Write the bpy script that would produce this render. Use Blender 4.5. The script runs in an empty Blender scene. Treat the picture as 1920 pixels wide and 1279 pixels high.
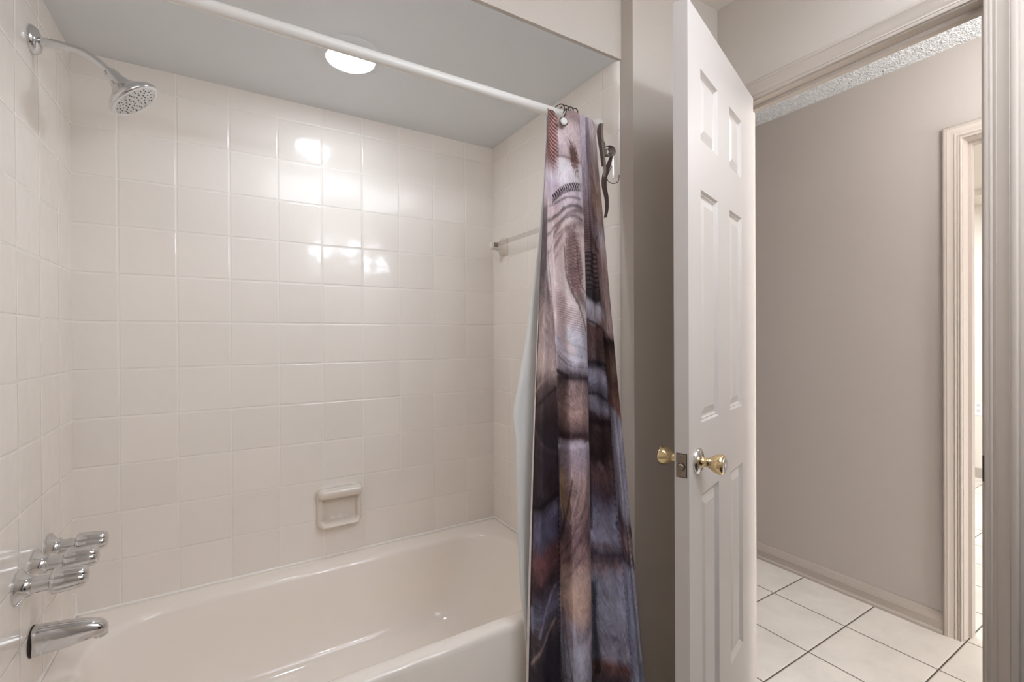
import bpy, bmesh, math, random
import numpy as np
from mathutils import Vector, Matrix, noise
random.seed(7)
C = bpy.context.scene.collection
SC = bpy.context.scene
PI = math.pi

# ------------------------------------------------------------------ camera
FPX, CY = 870.686, 634.796                     # focal length and principal row, in pixels of the 1920x1279 frame
CAM = np.array([0.41464, -1.94058, 1.25029])
YAW, PITCH, ROLL = math.radians(31.3835), math.radians(-0.1973), math.radians(-0.2950)
_f = np.array([math.sin(YAW)*math.cos(PITCH), math.cos(YAW)*math.cos(PITCH), math.sin(PITCH)])
_r0 = np.cross(_f, [0, 0, 1]); _r0 /= np.linalg.norm(_r0)
_u0 = np.cross(_r0, _f)
_r = math.cos(ROLL)*_r0 + math.sin(ROLL)*_u0
_u = -math.sin(ROLL)*_r0 + math.cos(ROLL)*_u0
cam_data = bpy.data.cameras.new('camera'); cam = bpy.data.objects.new('camera', cam_data); C.objects.link(cam)
cam.matrix_world = Matrix(((_r[0], _u[0], -_f[0], CAM[0]), (_r[1], _u[1], -_f[1], CAM[1]),
                           (_r[2], _u[2], -_f[2], CAM[2]), (0, 0, 0, 1)))
cam_data.sensor_width = 36.0; cam_data.sensor_fit = 'HORIZONTAL'
cam_data.lens = FPX/1920*36
cam_data.shift_y = -(639.5-CY)/1920
cam_data.clip_start = 0.02
SC.camera = cam

def at(x, y, Y):
    """the point of depth plane Y seen at pixel x, y (used to read positions off the photo)"""
    d = _f + _r*((x-960)/FPX) + _u*((CY-y)/FPX)
    return CAM + d*((Y-CAM[1])/d[1])

# ------------------------------------------------------------------ world, exposure
w = bpy.data.worlds.new('world'); SC.world = w; w.use_nodes = True
w.node_tree.nodes['Background'].inputs[0].default_value = (.8, .85, 1, 1)
w.node_tree.nodes['Background'].inputs[1].default_value = .3
SC.view_settings.view_transform = 'Standard'; SC.view_settings.look = 'None'
SC.view_settings.gamma = 1; SC.view_settings.use_curve_mapping = False
SC.view_settings.exposure = 0.08
SC.cycles.use_denoising = True; SC.cycles.denoising_prefilter = 'ACCURATE'
SC.cycles.max_bounces = 16; SC.cycles.diffuse_bounces = 10; SC.cycles.glossy_bounces = 6
SC.cycles.sample_clamp_indirect = 6
VANITY_STRENGTH = 55; ALCOVE_STRENGTH = 54; FILL_PANEL_STRENGTH = 3.6; HALL_STRENGTH = 44; FAR_FILL_STRENGTH = 60; HALL_FILL_STRENGTH = 17

# ------------------------------------------------------------------ helpers
def lin(r, g, b):
    f = lambda c: (c/255/12.92) if c/255 <= .04045 else ((c/255+.055)/1.055)**2.4
    return (f(r), f(g), f(b), 1)

class N:
    """small node-graph builder"""
    def __init__(s, name):
        s.m = bpy.data.materials.new(name); s.m.use_nodes = True
        s.t = s.m.node_tree; s.b = s.t.nodes['Principled BSDF']; s.out = s.t.nodes['Material Output']
    def n(s, typ, **kw):
        q = s.t.nodes.new(typ)
        for k, v in kw.items():
            if k in q.inputs.keys(): s.set(q.inputs[k], v)
            else: setattr(q, k, v)
        return q
    def set(s, sock, v):
        if isinstance(v, bpy.types.NodeSocket): s.t.links.new(v, sock)
        else: sock.default_value = v
    def math(s, op, a, b=0.0, c=None):
        q = s.t.nodes.new('ShaderNodeMath'); q.operation = op
        s.set(q.inputs[0], a); s.set(q.inputs[1], b)
        if c is not None: s.set(q.inputs[2], c)
        return q.outputs[0]
    def mix(s, f, a, b):
        q = s.t.nodes.new('ShaderNodeMix'); q.data_type = 'RGBA'
        s.set(q.inputs[0], f); s.set(q.inputs[6], a); s.set(q.inputs[7], b)
        return q.outputs[2]
    def ramp(s, f, stops):
        q = s.t.nodes.new('ShaderNodeValToRGB'); s.set(q.inputs[0], f)
        while len(q.color_ramp.elements) < len(stops): q.color_ramp.elements.new(.5)
        for e, (p, c) in zip(q.color_ramp.elements, stops): e.position = p; e.color = c
        return q.outputs[0]
    def smooth(s, x, a, b):
        q = s.t.nodes.new('ShaderNodeMapRange'); q.interpolation_type = 'SMOOTHSTEP'
        s.set(q.inputs[0], x); q.inputs[1].default_value = a; q.inputs[2].default_value = b
        return q.outputs[0]
    def pos(s):
        g = s.t.nodes.new('ShaderNodeNewGeometry'); x = s.t.nodes.new('ShaderNodeSeparateXYZ')
        s.t.links.new(g.outputs['Position'], x.inputs[0]); return g.outputs['Position'], x.outputs
    def noise(s, vec, scale, detail=3, rough=.5):
        q = s.n('ShaderNodeTexNoise'); s.t.links.new(vec, q.inputs['Vector'])
        q.inputs['Scale'].default_value = scale; q.inputs['Detail'].default_value = detail
        q.inputs['Roughness'].default_value = rough; return q.outputs[0]
    def bump(s, h, dist=1.0, strength=1.0):
        q = s.n('ShaderNodeBump'); q.inputs['Strength'].default_value = strength; q.inputs['Distance'].default_value = dist
        s.t.links.new(h, q.inputs['Height']); s.t.links.new(q.outputs[0], s.b.inputs['Normal']); return q
    def base(s, col=None, rough=.5, metal=0, spec=.5):
        if col is not None: s.set(s.b.inputs['Base Color'], col)
        s.set(s.b.inputs['Roughness'], rough); s.b.inputs['Metallic'].default_value = metal
        s.b.inputs['Specular IOR Level'].default_value = spec
        return s

def tile_mat(name, axis, origin, pitch, tile, grout, gw, rough, tilt, zorigin=None, zpitch=None, cloud=0.0, aniso=.0006, gdepth=.0008, gfade=False):
    n = N(name); P, xyz = n.pos()
    a = xyz['XYZ'.index(axis[0])]; b = xyz['XYZ'.index(axis[1])]
    zp = zpitch or pitch; zo = origin if zorigin is None else zorigin
    ua = n.math('DIVIDE', n.math('SUBTRACT', a, origin), pitch); ub = n.math('DIVIDE', n.math('SUBTRACT', b, zo), zp)
    fa, fb = n.math('FRACT', ua), n.math('FRACT', ub)
    da = n.math('MULTIPLY', n.math('SUBTRACT', .5, n.math('ABSOLUTE', n.math('SUBTRACT', fa, .5))), pitch)
    db = n.math('MULTIPLY', n.math('SUBTRACT', .5, n.math('ABSOLUTE', n.math('SUBTRACT', fb, .5))), zp)
    d = n.math('MINIMUM', da, db)
    face = n.smooth(d, gw*.45, gw*.75)                      # 0 in the grout, 1 on the tile
    pillow = n.smooth(d, gw*.5, gw*.5+.004)
    cell = n.n('ShaderNodeCombineXYZ'); n.t.links.new(n.math('FLOOR', ua), cell.inputs[0]); n.t.links.new(n.math('FLOOR', ub), cell.inputs[1])
    wn = n.n('ShaderNodeTexWhiteNoise'); n.t.links.new(cell.outputs[0], wn.inputs[0])
    sep = n.n('ShaderNodeSeparateColor'); n.t.links.new(wn.outputs['Color'], sep.inputs[0])
    ta = n.math('MULTIPLY', n.math('SUBTRACT', sep.outputs[0], .5), n.math('MULTIPLY', n.math('SUBTRACT', fa, .5), tilt*pitch))
    tb = n.math('MULTIPLY', n.math('SUBTRACT', sep.outputs[1], .5), n.math('MULTIPLY', n.math('SUBTRACT', fb, .5), tilt*zp))
    wave = n.math('MULTIPLY', n.noise(P, 9, 2), aniso*3)
    h = n.math('ADD', n.math('ADD', ta, tb), n.math('ADD', wave, n.math('MULTIPLY', pillow, gdepth)))
    var = n.math('MULTIPLY_ADD', sep.outputs[2], .04, .98)
    col = n.n('ShaderNodeVectorMath', operation='SCALE'); n.set(col.inputs[0], tile[:3]); n.t.links.new(var, col.inputs['Scale'])
    tc = col.outputs[0]
    if cloud:
        wv = n.noise(P, 5, 6, .65)
        tc = n.mix(n.smooth(wv, .38, .68), tc, tuple(c*(1-cloud) for c in tile[:3])+(1,))
    gcol = grout
    if gfade: gcol = n.mix(n.smooth(n.noise(P, 1.6, 3), .4, .62), grout, tuple(.75*c for c in tile[:3])+(1,))
    n.base(n.mix(face, gcol, tc), n.math('MULTIPLY_ADD', face, rough-.6, .6))
    n.bump(h); return n.m

def paint_mat(name, col, rough=.55, bumpsize=220, depth=.00025):
    n = N(name); P, _ = n.pos(); n.base(col, rough, spec=.35)
    n.bump(n.math('MULTIPLY', n.noise(P, bumpsize, 2), depth)); return n.m
def plain_mat(name, col, rough=.4, metal=0, spec=.5, depth=0, scale=80):
    n = N(name); n.base(col, rough, metal, spec)
    P, _ = n.pos()
    v = n.noise(P, scale, 2)
    n.set(n.b.inputs['Roughness'], n.math('MULTIPLY_ADD', v, rough*.06, rough*.97))
    if depth: n.bump(n.math('MULTIPLY', v, depth))
    return n.m
def emit_mat(name, col, s):
    n = N(name); n.base(col, .3); n.b.inputs['Emission Color'].default_value = col; n.b.inputs['Emission Strength'].default_value = s
    return n.m

TILE = lin(241, 234, 226); GROUT = lin(243, 238, 230)
X0W, XK = 1.4952, .1113
ZJ, ZP, TP = 1.3056, .15376, .1545
M = {}
M['tile_back'] = tile_mat('cream_wall_tile_back', 'XZ', XK, TP, TILE, GROUT, .0027, .12, .030, ZJ, ZP)
M['tile_side'] = tile_mat('cream_wall_tile_side', 'YZ', -.283, TP, TILE, GROUT, .0027, .12, .022, ZJ, ZP)
M['tile_right'] = tile_mat('cream_wall_tile_right', 'YZ', -.7588, TP, TILE, GROUT, .0027, .12, .022, ZJ, ZP)
M['floor'] = tile_mat('marbled_floor_tile', 'XY', 2.6680, .3065, lin(226, 220, 210), lin(88, 76, 66), .0042, .22, .006, -.9838, .3065, cloud=.10, aniso=.0003)
M['paint'] = paint_mat('beige_wall_paint', lin(196, 188, 179))
M['paint_hall'] = paint_mat('hall_wall_paint', lin(184, 176, 169))
M['soffit'] = paint_mat('alcove_ceiling_paint', lin(226, 229, 231))
M['ceil'] = paint_mat('white_ceiling_paint', lin(226, 220, 210))
M['trim'] = plain_mat('satin_trim_paint', lin(182, 172, 162), .55, spec=.3)
M['door'] = plain_mat('white_door_paint', lin(198, 192, 187), .38)
M['tub'] = plain_mat('almond_tub_enamel', lin(246, 238, 229), .08)
M['ceramic'] = plain_mat('cream_ceramic_glaze', lin(228, 219, 208), .12)
M['chrome'] = plain_mat('polished_chrome', lin(215, 215, 216), .07, 1)
M['brass'] = plain_mat('polished_brass', lin(230, 206, 162), .12, 1)
M['latch'] = plain_mat('dull_brass_plate', lin(150, 136, 122), .35, .8)
M['dark_gap'] = plain_mat('dark_gap', lin(50, 38, 30), .7)
M['rubber'] = plain_mat('grey_rubber', lin(70, 66, 66), .6)
M['white_plastic'] = plain_mat('white_plastic', lin(235, 233, 230), .3)
M['rod'] = plain_mat('white_enamelled_rod', lin(236, 234, 230), .25)
M['spray'] = plain_mat('pale_spray_plastic', lin(205, 203, 200), .3)
M['caulk'] = plain_mat('white_caulk', lin(250, 246, 240), .4)
M['wire'] = plain_mat('dark_wire', lin(80, 72, 68), .35, .8)
M['dark_fabric'] = plain_mat('dark_brown_fabric', lin(84, 68, 64), .8, depth=.001)
M['grey_fabric'] = plain_mat('grey_brown_fabric', lin(150, 138, 134), .8, depth=.001)
M['lens'] = emit_mat('glowing_lens', (.92, .99, 1.09, 1), ALCOVE_STRENGTH)
M['globe'] = emit_mat('glowing_globe', (.92, .99, 1.10, 1), VANITY_STRENGTH)
M['hallglobe'] = emit_mat('glowing_hall_dome', (.98, .98, 1.0, 1), HALL_STRENGTH)
M['panel'] = emit_mat('bounce_fill_diffuser', (.93, .99, 1.09, 1), FILL_PANEL_STRENGTH)
M['hall_fill'] = emit_mat('hall_fill_glow', (.97, .98, 1.02, 1), HALL_FILL_STRENGTH)
M['far_fill'] = emit_mat('far_fill_panel', (.94, .99, 1.06, 1), FAR_FILL_STRENGTH)
n = N('popcorn_ceiling'); P, _ = n.pos(); n.base(lin(246, 246, 244), .9, spec=.1)
v = n.math('ADD', n.noise(P, 70, 3, .7), n.math('MULTIPLY', n.noise(P, 200, 2), .5)); n.bump(n.math('MULTIPLY', v, .026)); n.set(n.b.inputs['Base Color'], n.mix(n.smooth(v, .6, .9), lin(222, 222, 221), lin(252, 252, 250))); M['popcorn'] = n.m
n = N('clear_acrylic'); tr = n.n('ShaderNodeBsdfTransparent'); tr.inputs[0].default_value = (.90, .89, .88, 1)
gl = n.n('ShaderNodeBsdfGlossy'); gl.inputs['Roughness'].default_value = .08; mx0 = .07
mx = n.n('ShaderNodeMixShader'); mx.inputs[0].default_value = mx0; n.t.links.new(tr.outputs[0], mx.inputs[1]); n.t.links.new(gl.outputs[0], mx.inputs[2]); n.t.links.new(mx.outputs[0], n.out.inputs[0]); M['acrylic'] = n.m
n = N('white_liner_vinyl'); n.base(lin(240, 240, 239), .4)
ts = n.n('ShaderNodeBsdfTranslucent'); ts.inputs[0].default_value = lin(240, 240, 239); mx = n.n('ShaderNodeMixShader'); mx.inputs[0].default_value = .4
n.t.links.new(n.b.outputs[0], mx.inputs[1]); n.t.links.new(ts.outputs[0], mx.inputs[2]); n.t.links.new(mx.outputs[0], n.out.inputs[0]); M['liner'] = n.m

def add_obj(name, bm, mat, parent=None, smooth=False, label=None, angle=None):
    me = bpy.data.meshes.new(name)
    bmesh.ops.recalc_face_normals(bm, faces=bm.faces)
    bm.to_mesh(me); bm.free()
    for m_ in (mat if isinstance(mat, (list, tuple)) else [mat]): me.materials.append(M[m_] if isinstance(m_, str) else m_)
    if smooth:
        for p_ in me.polygons: p_.use_smooth = True
        if angle is not None: me.set_sharp_from_angle(angle=math.radians(angle))
    o = bpy.data.objects.new(name, me); C.objects.link(o)
    if parent is not None:
        o.parent = parent; o.matrix_parent_inverse = parent.matrix_world.inverted()
    if label: o['label'] = label
    return o
def empty(name, loc):
    o = bpy.data.objects.new(name, None); C.objects.link(o); o.location = loc; o.empty_display_size = .05
    o.matrix_world = Matrix.Translation(loc); return o
def tag(o, label, cat, group=None, kind=None):
    o['label'] = label; o['category'] = cat
    if group: o['group'] = group
    if kind: o['kind'] = kind
    return o
def struct(o, label, cat): return tag(o, label, cat, kind='structure')

def box(bm, x0, x1, y0, y1, z0, z1, mi=0):
    v = [bm.verts.new((x, y, z)) for x in (x0, x1) for y in (y0, y1) for z in (z0, z1)]
    for f in ((0, 1, 3, 2), (4, 6, 7, 5), (0, 4, 5, 1), (2, 3, 7, 6), (0, 2, 6, 4), (1, 5, 7, 3)):
        bm.faces.new([v[i] for i in f]).material_index = mi
    return v
def loft(bm, rings, cap=(True, True), closed=True, mi=0):
    R = [[bm.verts.new(p) for p in r] for r in rings]
    k = len(R[0])
    for a, b in zip(R, R[1:]):
        for i in range(k if closed else k-1):
            j = (i+1) % k
            bm.faces.new((a[i], a[j], b[j], b[i])).material_index = mi
    if cap[0]: bm.faces.new(R[0][::-1]).material_index = mi
    if cap[1]: bm.faces.new(R[-1]).material_index = mi
    return R
def frame(ax):
    ax = Vector(ax).normalized(); a = Vector((0, 0, 1)) if abs(ax.z) < .9 else Vector((1, 0, 0))
    e1 = ax.cross(a).normalized(); e2 = ax.cross(e1); return ax, e1, e2
def lathe(bm, org, ax, prof, seg=48, lobes=None, cap=(True, True), mi=0):
    ax, e1, e2 = frame(ax); org = Vector(org); rings = []
    for i, (t, r) in enumerate(prof):
        ring = []
        for k in range(seg):
            th = 2*PI*k/seg
            rr = r*(lobes(t, th) if lobes else 1)
            ring.append(org+ax*t+(e1*math.cos(th)+e2*math.sin(th))*rr)
        rings.append(ring)
    return loft(bm, rings, cap, mi=mi)
def catmull(pts, k):
    pts = [Vector(p) for p in pts]; P_ = [2*pts[0]-pts[1]]+pts+[2*pts[-1]-pts[-2]]; out = []
    for i in range(1, len(P_)-2):
        p0, p1, p2, p3 = P_[i-1:i+3]
        for j in range(k):
            t = j/k
            out.append(.5*((2*p1)+(p2-p0)*t+(2*p0-5*p1+4*p2-p3)*t*t+(3*p1-p0-3*p2+p3)*t**3))
    out.append(P_[-2]); return out
def tube(bm, pts, r, seg=16, cap=(True, True), mi=0):
    pts = [Vector(p) for p in pts]; rings = []
    _, e1, e2 = frame(pts[1]-pts[0])
    for i, p in enumerate(pts):
        t = (pts[min(i+1, len(pts)-1)]-pts[max(i-1, 0)]).normalized()
        e1 = (e1-t*e1.dot(t)).normalized(); e2 = t.cross(e1)
        rr = r[i] if isinstance(r, (list, tuple)) else r
        rings.append([p+(e1*math.cos(2*PI*k/seg)+e2*math.sin(2*PI*k/seg))*rr for k in range(seg)])
    return loft(bm, rings, cap, mi=mi)
def rrect(x0, x1, y0, y1, r, z, m=10, side=6):
    """rounded rectangle as a ring of points, the same count for any radius"""
    out = []
    for cx, cy, a0 in ((x1-r, y1-r, 0), (x0+r, y1-r, 90), (x0+r, y0+r, 180), (x1-r, y0+r, 270)):
        for k in range(m+1):
            a = math.radians(a0+90*k/m); out.append(Vector((cx+r*math.cos(a), cy+r*math.sin(a), z)))
    res = []
    for i, p in enumerate(out):
        res.append(p)
        if i % (m+1) == m:
            q = out[(i+1) % len(out)]
            for k in range(1, side): res.append(p.lerp(q, k/side))
    return res

# ------------------------------------------------------------------ setting
H_SOF, H_CEIL = 2.148, 2.43
Y_SOF, Y_PART = -.8265, -.889
X_PART, XD, XDH = 1.508, 1.937, 2.008           # end face of the partition, door wall (bath side, hall side)
XH = 2.960                                       # hall wall
YJF, YJN, ZHEAD = -.982, -1.584, 2.044           # bathroom doorway: far jamb, near jamb, head
Y_FRONT = -2.32

bm = bmesh.new(); box(bm, -.12, 6.2, -3.6, 1.6, -.05, 0); struct(add_obj('floor', bm, 'floor'), 'pale marbled floor tiles with dark grout running through the doorway', 'floor')
bm = bmesh.new(); box(bm, -.12, 0, Y_SOF-.01, 0, 0, H_SOF+.02); box(bm, -.12, -.008, Y_FRONT, Y_SOF-.01, 0, H_CEIL, 1)
struct(add_obj('wall_left', bm, ['tile_side', 'paint']), 'cream tiled wall carrying the shower head and taps', 'wall')
bm = bmesh.new(); box(bm, -.12, X0W+.02, 0, .1, 0, H_SOF+.02); struct(add_obj('wall_back', bm, 'tile_back'), 'cream tiled wall behind the bathtub', 'wall')
# partition between tub and doorway: painted core, tile lining with a bullnose edge
bm = bmesh.new(); box(bm, X_PART, XDH, Y_PART, .1, 0, H_CEIL)
struct(add_obj('wall_partition', bm, 'paint'), 'beige painted partition between bathtub and doorway', 'wall')
bm = bmesh.new()
sec = [(X0W, 0), (X0W, -.792)] + [(X_PART-.0128*math.cos(a), -.798-.034*math.sin(a)) for a in np.linspace(0, PI/2, 9)] + [(X_PART, 0)]
loft(bm, [[Vector((x, y, z)) for x, y in sec] for z in (0, H_SOF+.01)])
struct(add_obj('wall_right', bm, 'tile_right', smooth=True, angle=40), 'cream tiled end wall of the alcove with rounded edge tiles', 'wall')
bm = bmesh.new(); box(bm, 0, X_PART, Y_SOF+.0005, 0, H_SOF, H_CEIL); struct(add_obj('ceiling_alcove', bm, 'soffit'), 'grey painted low ceiling above the bathtub', 'ceiling')
bm = bmesh.new(); box(bm, -.008, X_PART, Y_SOF-.012, Y_SOF, H_SOF+.0005, H_CEIL); struct(add_obj('wall_soffit', bm, 'paint'), 'beige face of the dropped soffit above the bathtub', 'wall')
bm = bmesh.new(); box(bm, -.12, XDH, Y_FRONT-.1, .1, H_CEIL, H_CEIL+.06); struct(add_obj('ceiling', bm, 'ceil'), 'white bathroom ceiling', 'ceiling')
# doorway wall
bm = bmesh.new()
box(bm, XD, XDH, YJF+.018, Y_PART, 0, H_CEIL); box(bm, XD, XDH, Y_FRONT, YJN-.018, 0, H_CEIL); box(bm, XD, XDH, YJN-.018, YJF+.018, ZHEAD+.018, H_CEIL)
struct(add_obj('wall_door', bm, 'paint'), 'beige wall around the open doorway', 'wall')
bm = bmesh.new(); box(bm, -.12, XDH, Y_FRONT-.1, Y_FRONT, 0, H_CEIL); struct(add_obj('wall_front', bm, 'paint'), 'beige wall facing the bathtub', 'wall')
# hall
bm = bmesh.new(); YHD0, YHD1, ZHD = -1.286, -2.10, 2.043
box(bm, XH, XH+.11, YHD0+.018, 1.6, 0, H_CEIL+.1); box(bm, XH, XH+.11, -3.6, YHD1-.018, 0, H_CEIL+.1); box(bm, XH, XH+.11, YHD1-.018, YHD0+.018, ZHD+.018, H_CEIL+.1)
struct(add_obj('wall_hall', bm, 'paint_hall'), 'greige hallway wall beyond the open door', 'wall')
bm = bmesh.new(); box(bm, XDH, XDH+.004, Y_PART, 1.6, 0, H_CEIL); box(bm, XDH-.1, XDH, .1, 1.6, 0, H_CEIL); box(bm, XDH-.1, XDH, -3.6, Y_FRONT-.1, 0, H_CEIL)
struct(add_obj('wall_hall_near', bm, 'paint_hall'), 'hallway side of the bathroom wall', 'wall')
bm = bmesh.new(); box(bm, XDH, XH, -3.6, 1.6, H_CEIL, H_CEIL+.06); struct(add_obj('ceiling_hall', bm, 'popcorn'), 'white popcorn textured hallway ceiling', 'ceiling')
bm = bmesh.new(); box(bm, XDH-.1, XH+.11, 1.6, 1.7, 0, H_CEIL+.1); struct(add_obj('wall_hall_far_end', bm, 'paint_hall'), 'far end wall of the hallway', 'wall')
bm = bmesh.new(); box(bm, XDH-.1, 2.12, -3.7, -3.6, 0, H_CEIL+.1); box(bm, 2.88, XH+.11, -3.7, -3.6, 0, H_CEIL+.1); box(bm, 2.12, 2.88, -3.7, -3.6, 0, .25); box(bm, 2.12, 2.88, -3.7, -3.6, 2.1, H_CEIL+.1); struct(add_obj('wall_hall_near_end', bm, 'paint_hall'), 'near end wall of the hallway', 'wall')
wf = bmesh.new()
for q in ((2.12, 2.16, .25, 2.1), (2.84, 2.88, .25, 2.1), (2.16, 2.84, .25, .29), (2.16, 2.84, 2.06, 2.1), (2.16, 2.84, 1.16, 1.20)): box(wf, q[0], q[1], -3.66, -3.61, q[2], q[3])
win = struct(add_obj('hall_fill_window', wf, 'trim'), 'unseen glowing window added at the near end of the hallway', 'window')  # added window, an unseen glow to brighten the hall ceiling and wall
bm = bmesh.new(); box(bm, 2.15, 2.85, -3.645, -3.64, .28, 2.07); add_obj('fill_pane', bm, 'hall_fill', win, label='glowing pane of the added window')
# room beyond the hall
bm = bmesh.new(); box(bm, 6.0, 6.1, -3.6, 1.6, 0, H_CEIL+.1); box(bm, XH+.11, 6.1, 1.5, 1.6, 0, H_CEIL+.1); box(bm, XH+.11, 6.1, -3.7, -3.6, 0, H_CEIL+.1)
struct(add_obj('wall_far_room', bm, 'ceil'), 'white wall of the bright room beyond the hallway', 'wall')
bm = bmesh.new(); box(bm, XH+.11, 6.1, -3.7, 1.6, H_CEIL, H_CEIL+.06); box(bm, 5.62, 6.0, -3.6, 1.5, H_CEIL-.05, H_CEIL)
struct(add_obj('ceiling_far_room', bm, 'ceil'), 'white ceiling of the bright room beyond the hallway', 'ceiling')
bm = bmesh.new(); box(bm, 5.988, 6.0, -3.6, 1.5, 0, .085); struct(add_obj('baseboard_far', bm, 'trim'), 'low baseboard in the bright room', 'baseboard')
bm = bmesh.new()
prof = [(0, 0), (.020, 0), (.020, .010), (.013, .018), (.013, .045), (.0145, .050), (.0125, .055), (.0125, .060), (.010, .066), (.0085, .074), (.006, .082), (.004, .086), (0, .086)]
loft(bm, [[Vector((XH-d, y, z)) for d, z in prof] for y in (YHD0+.0607, 1.6)])
struct(add_obj('baseboard_hall', bm, 'trim', smooth=True, angle=22), 'moulded baseboard along the hallway wall', 'baseboard')

# door casings and jambs
CAS = [(0, 0), (0, .008), (.002, .0095), (.005, .0095), (.006, .008), (.009, .008), (.010, .0095), (.013, .0095), (.0145, .0085), (.021, .0115), (.022, .0098), (.024, .0104), (.030, .0118), (.036, .0135), (.041, .0158), (.0435, .0172), (.0445, .0155), (.046, .0170), (.053, .0175), (.056, .0165), (.0575, .014), (.0575, 0)]
def casing(name, X, sgn, ya, yb, zh, label):
    """moulded casing round three sides of an opening in the plane X; sgn = side it stands out to"""
    bm = bmesh.new(); sa = 1 if ya > yb else -1
    rings = []
    for (y, z, oy, oz) in ((ya, 0, sa, 0), (ya, zh, sa, 1), (yb, zh, -sa, 1), (yb, 0, -sa, 0)):
        rings.append([Vector((X+sgn*d, y+oy*w_, z+oz*w_)) for w_, d in CAS])
    loft(bm, rings)
    return struct(add_obj(name, bm, 'trim', smooth=True, angle=50), label, 'door casing')
def jamb(name, x0, x1, ya, yb, zh, label, stop):
    bm = bmesh.new(); lo, hi = min(ya, yb), max(ya, yb)
    box(bm, x0, x1, hi, hi+.018, 0, zh+.018); box(bm, x0, x1, lo-.018, lo, 0, zh+.018); box(bm, x0, x1, lo, hi, zh, zh+.018)
    s0, s1 = stop
    box(bm, s0, s1, hi-.011, hi, 0, zh); box(bm, s0, s1, lo, lo+.011, 0, zh); box(bm, s0, s1, lo+.011, hi-.011, zh-.011, zh)
    return struct(add_obj(name, bm, 'trim'), label, 'door jamb')
casing('trim_1', XD, -1, YJF+.003, YJN-.003, ZHEAD+.003, 'moulded beige casing round the bathroom doorway')
casing('trim_2', XDH, 1, YJF+.003, YJN-.003, ZHEAD+.003, 'casing on the hallway side of the bathroom doorway')
j1 = jamb('trim_3', XD, XDH, YJF, YJN, ZHEAD, 'jamb lining of the bathroom doorway', (XD+.036, XD+.060))
casing('trim_4', XH, -1, YHD0+.003, YHD1-.003, ZHD+.003, 'moulded casing of the doorway across the hallway')
jamb('trim_5', XH, XH+.11, YHD0, YHD1, ZHD, 'jamb lining of the doorway across the hallway', (XH+.055, XH+.092))
# strike plate on the latch jamb
bm = bmesh.new(); box(bm, XD+.004, XD+.03, YJN-.001, YJN+.0018, .905, .962); box(bm, XD-.0022, XD+.006, YJN-.004, YJN+.0018, .903, .964)
add_obj('strike_plate', bm, 'wire', j1, label='small dark metal strike plate on the jamb')
# caulk line round the tub
bm = bmesh.new()
for a, b in (((.002, -.002, .390), (X0W-.002, -.002, .390)), ((.002, -.002, .39), (.002, -.76, .39)), ((X0W-.002, -.002, .39), (X0W-.002, -.76, .39)), ((.002, -.002, .39), (.002, -.002, .46))):
    tube(bm, [a, b], .0046, 10)
struct(add_obj('trim_6', bm, 'caulk', smooth=True, angle=50), 'white caulk line where tiles meet the bathtub', 'caulk')

# ------------------------------------------------------------------ bathroom door leaf (22 in, six raised panels)
LA = Vector((1.3302, -1.2304, 0)); LU = Vector((.94922, .31461, 0)); LN = Vector((.31461, -.94922, 0))
LW, LT, LZ0, LZ1 = .611, .0345, .012, 2.041
def leaf_pt(s, d, z): return LA+LU*s+LN*d+Vector((0, 0, z))
bm = bmesh.new()
SB = [0, .088, .227, .335, .465, LW]; ZB = [LZ0, .300, .8575, 1.035, 1.613, 1.736, 1.912, LZ1]
RINGS = [(0, 0), (.0045, -.0065), (.0075, -.0050), (.0105, -.0085), (.014, -.0095), (.034, -.0030), (.036, -.0030)]
for face_d, sg in ((0, 1), (-LT, -1)):
    for i in range(5):
        for j in range(7):
            s0, s1, z0, z1 = SB[i], SB[i+1], ZB[j], ZB[j+1]
            if i in (1, 3) and j in (1, 3, 5):
                rg = [[leaf_pt(a, face_d+sg*dd, b) for a, b in ((s0+o, z0+o), (s1-o, z0+o), (s1-o, z1-o), (s0+o, z1-o))] for o, dd in RINGS]
                loft(bm, rg, (False, True))
            else: bm.faces.new([bm.verts.new(leaf_pt(a, face_d, b)) for a, b in ((s0, z0), (s1, z0), (s1, z1), (s0, z1))])
for q in (((0, LZ0), (0, LZ1)), ((LW, LZ0), (LW, LZ1)), ((0, LZ0), (LW, LZ0)), ((0, LZ1), (LW, LZ1))):
    (a, b), (c, d) = q; bm.faces.new([bm.verts.new(p) for p in (leaf_pt(a, 0, b), leaf_pt(c, 0, d), leaf_pt(c, -LT, d), leaf_pt(a, -LT, b))])
bmesh.ops.remove_doubles(bm, verts=bm.verts, dist=1e-5)
door = struct(add_obj('door_1', bm, 'door'), 'white six-panel bathroom door standing open', 'door')
KZ = .946
KNOB = [(0, .0325), (.003, .0325), (.006, .030), (.009, .022), (.011, .0135), (.016, .0105), (.022, .0105), (.027, .0125), (.036, .0185), (.046, .0228), (.054, .0242), (.058, .0235), (.061, .0205), (.0620, .016), (.0608, .012), (.0600, .006), (.0600, .0005)]
for d0, ax, lab in ((0, LN, 'brass door knob with bright rosette on the room side'), (-LT, -LN, 'brass door knob on the far side of the door')):
    kp = leaf_pt(.060, d0, KZ)
    bm = bmesh.new(); lathe(bm, kp, ax, KNOB[3:], 40, cap=(False, True)); k_ = add_obj('door_knob', bm, 'brass', door, True, lab, angle=50)
    bm = bmesh.new(); lathe(bm, kp, ax, [(.0598, .0185), (.0625, .0175), (.0632, .015), (.0626, .008), (.0622, .0005)], 32); add_obj('knob_face', bm, 'chrome', k_, True, 'bright silvery knob face', angle=40)
    bm = bmesh.new(); lathe(bm, kp, ax, KNOB[:5], 40, cap=(True, False)); add_obj('rosette', bm, 'chrome' if d0 == 0 else 'brass', k_, True, angle=40)
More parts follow.
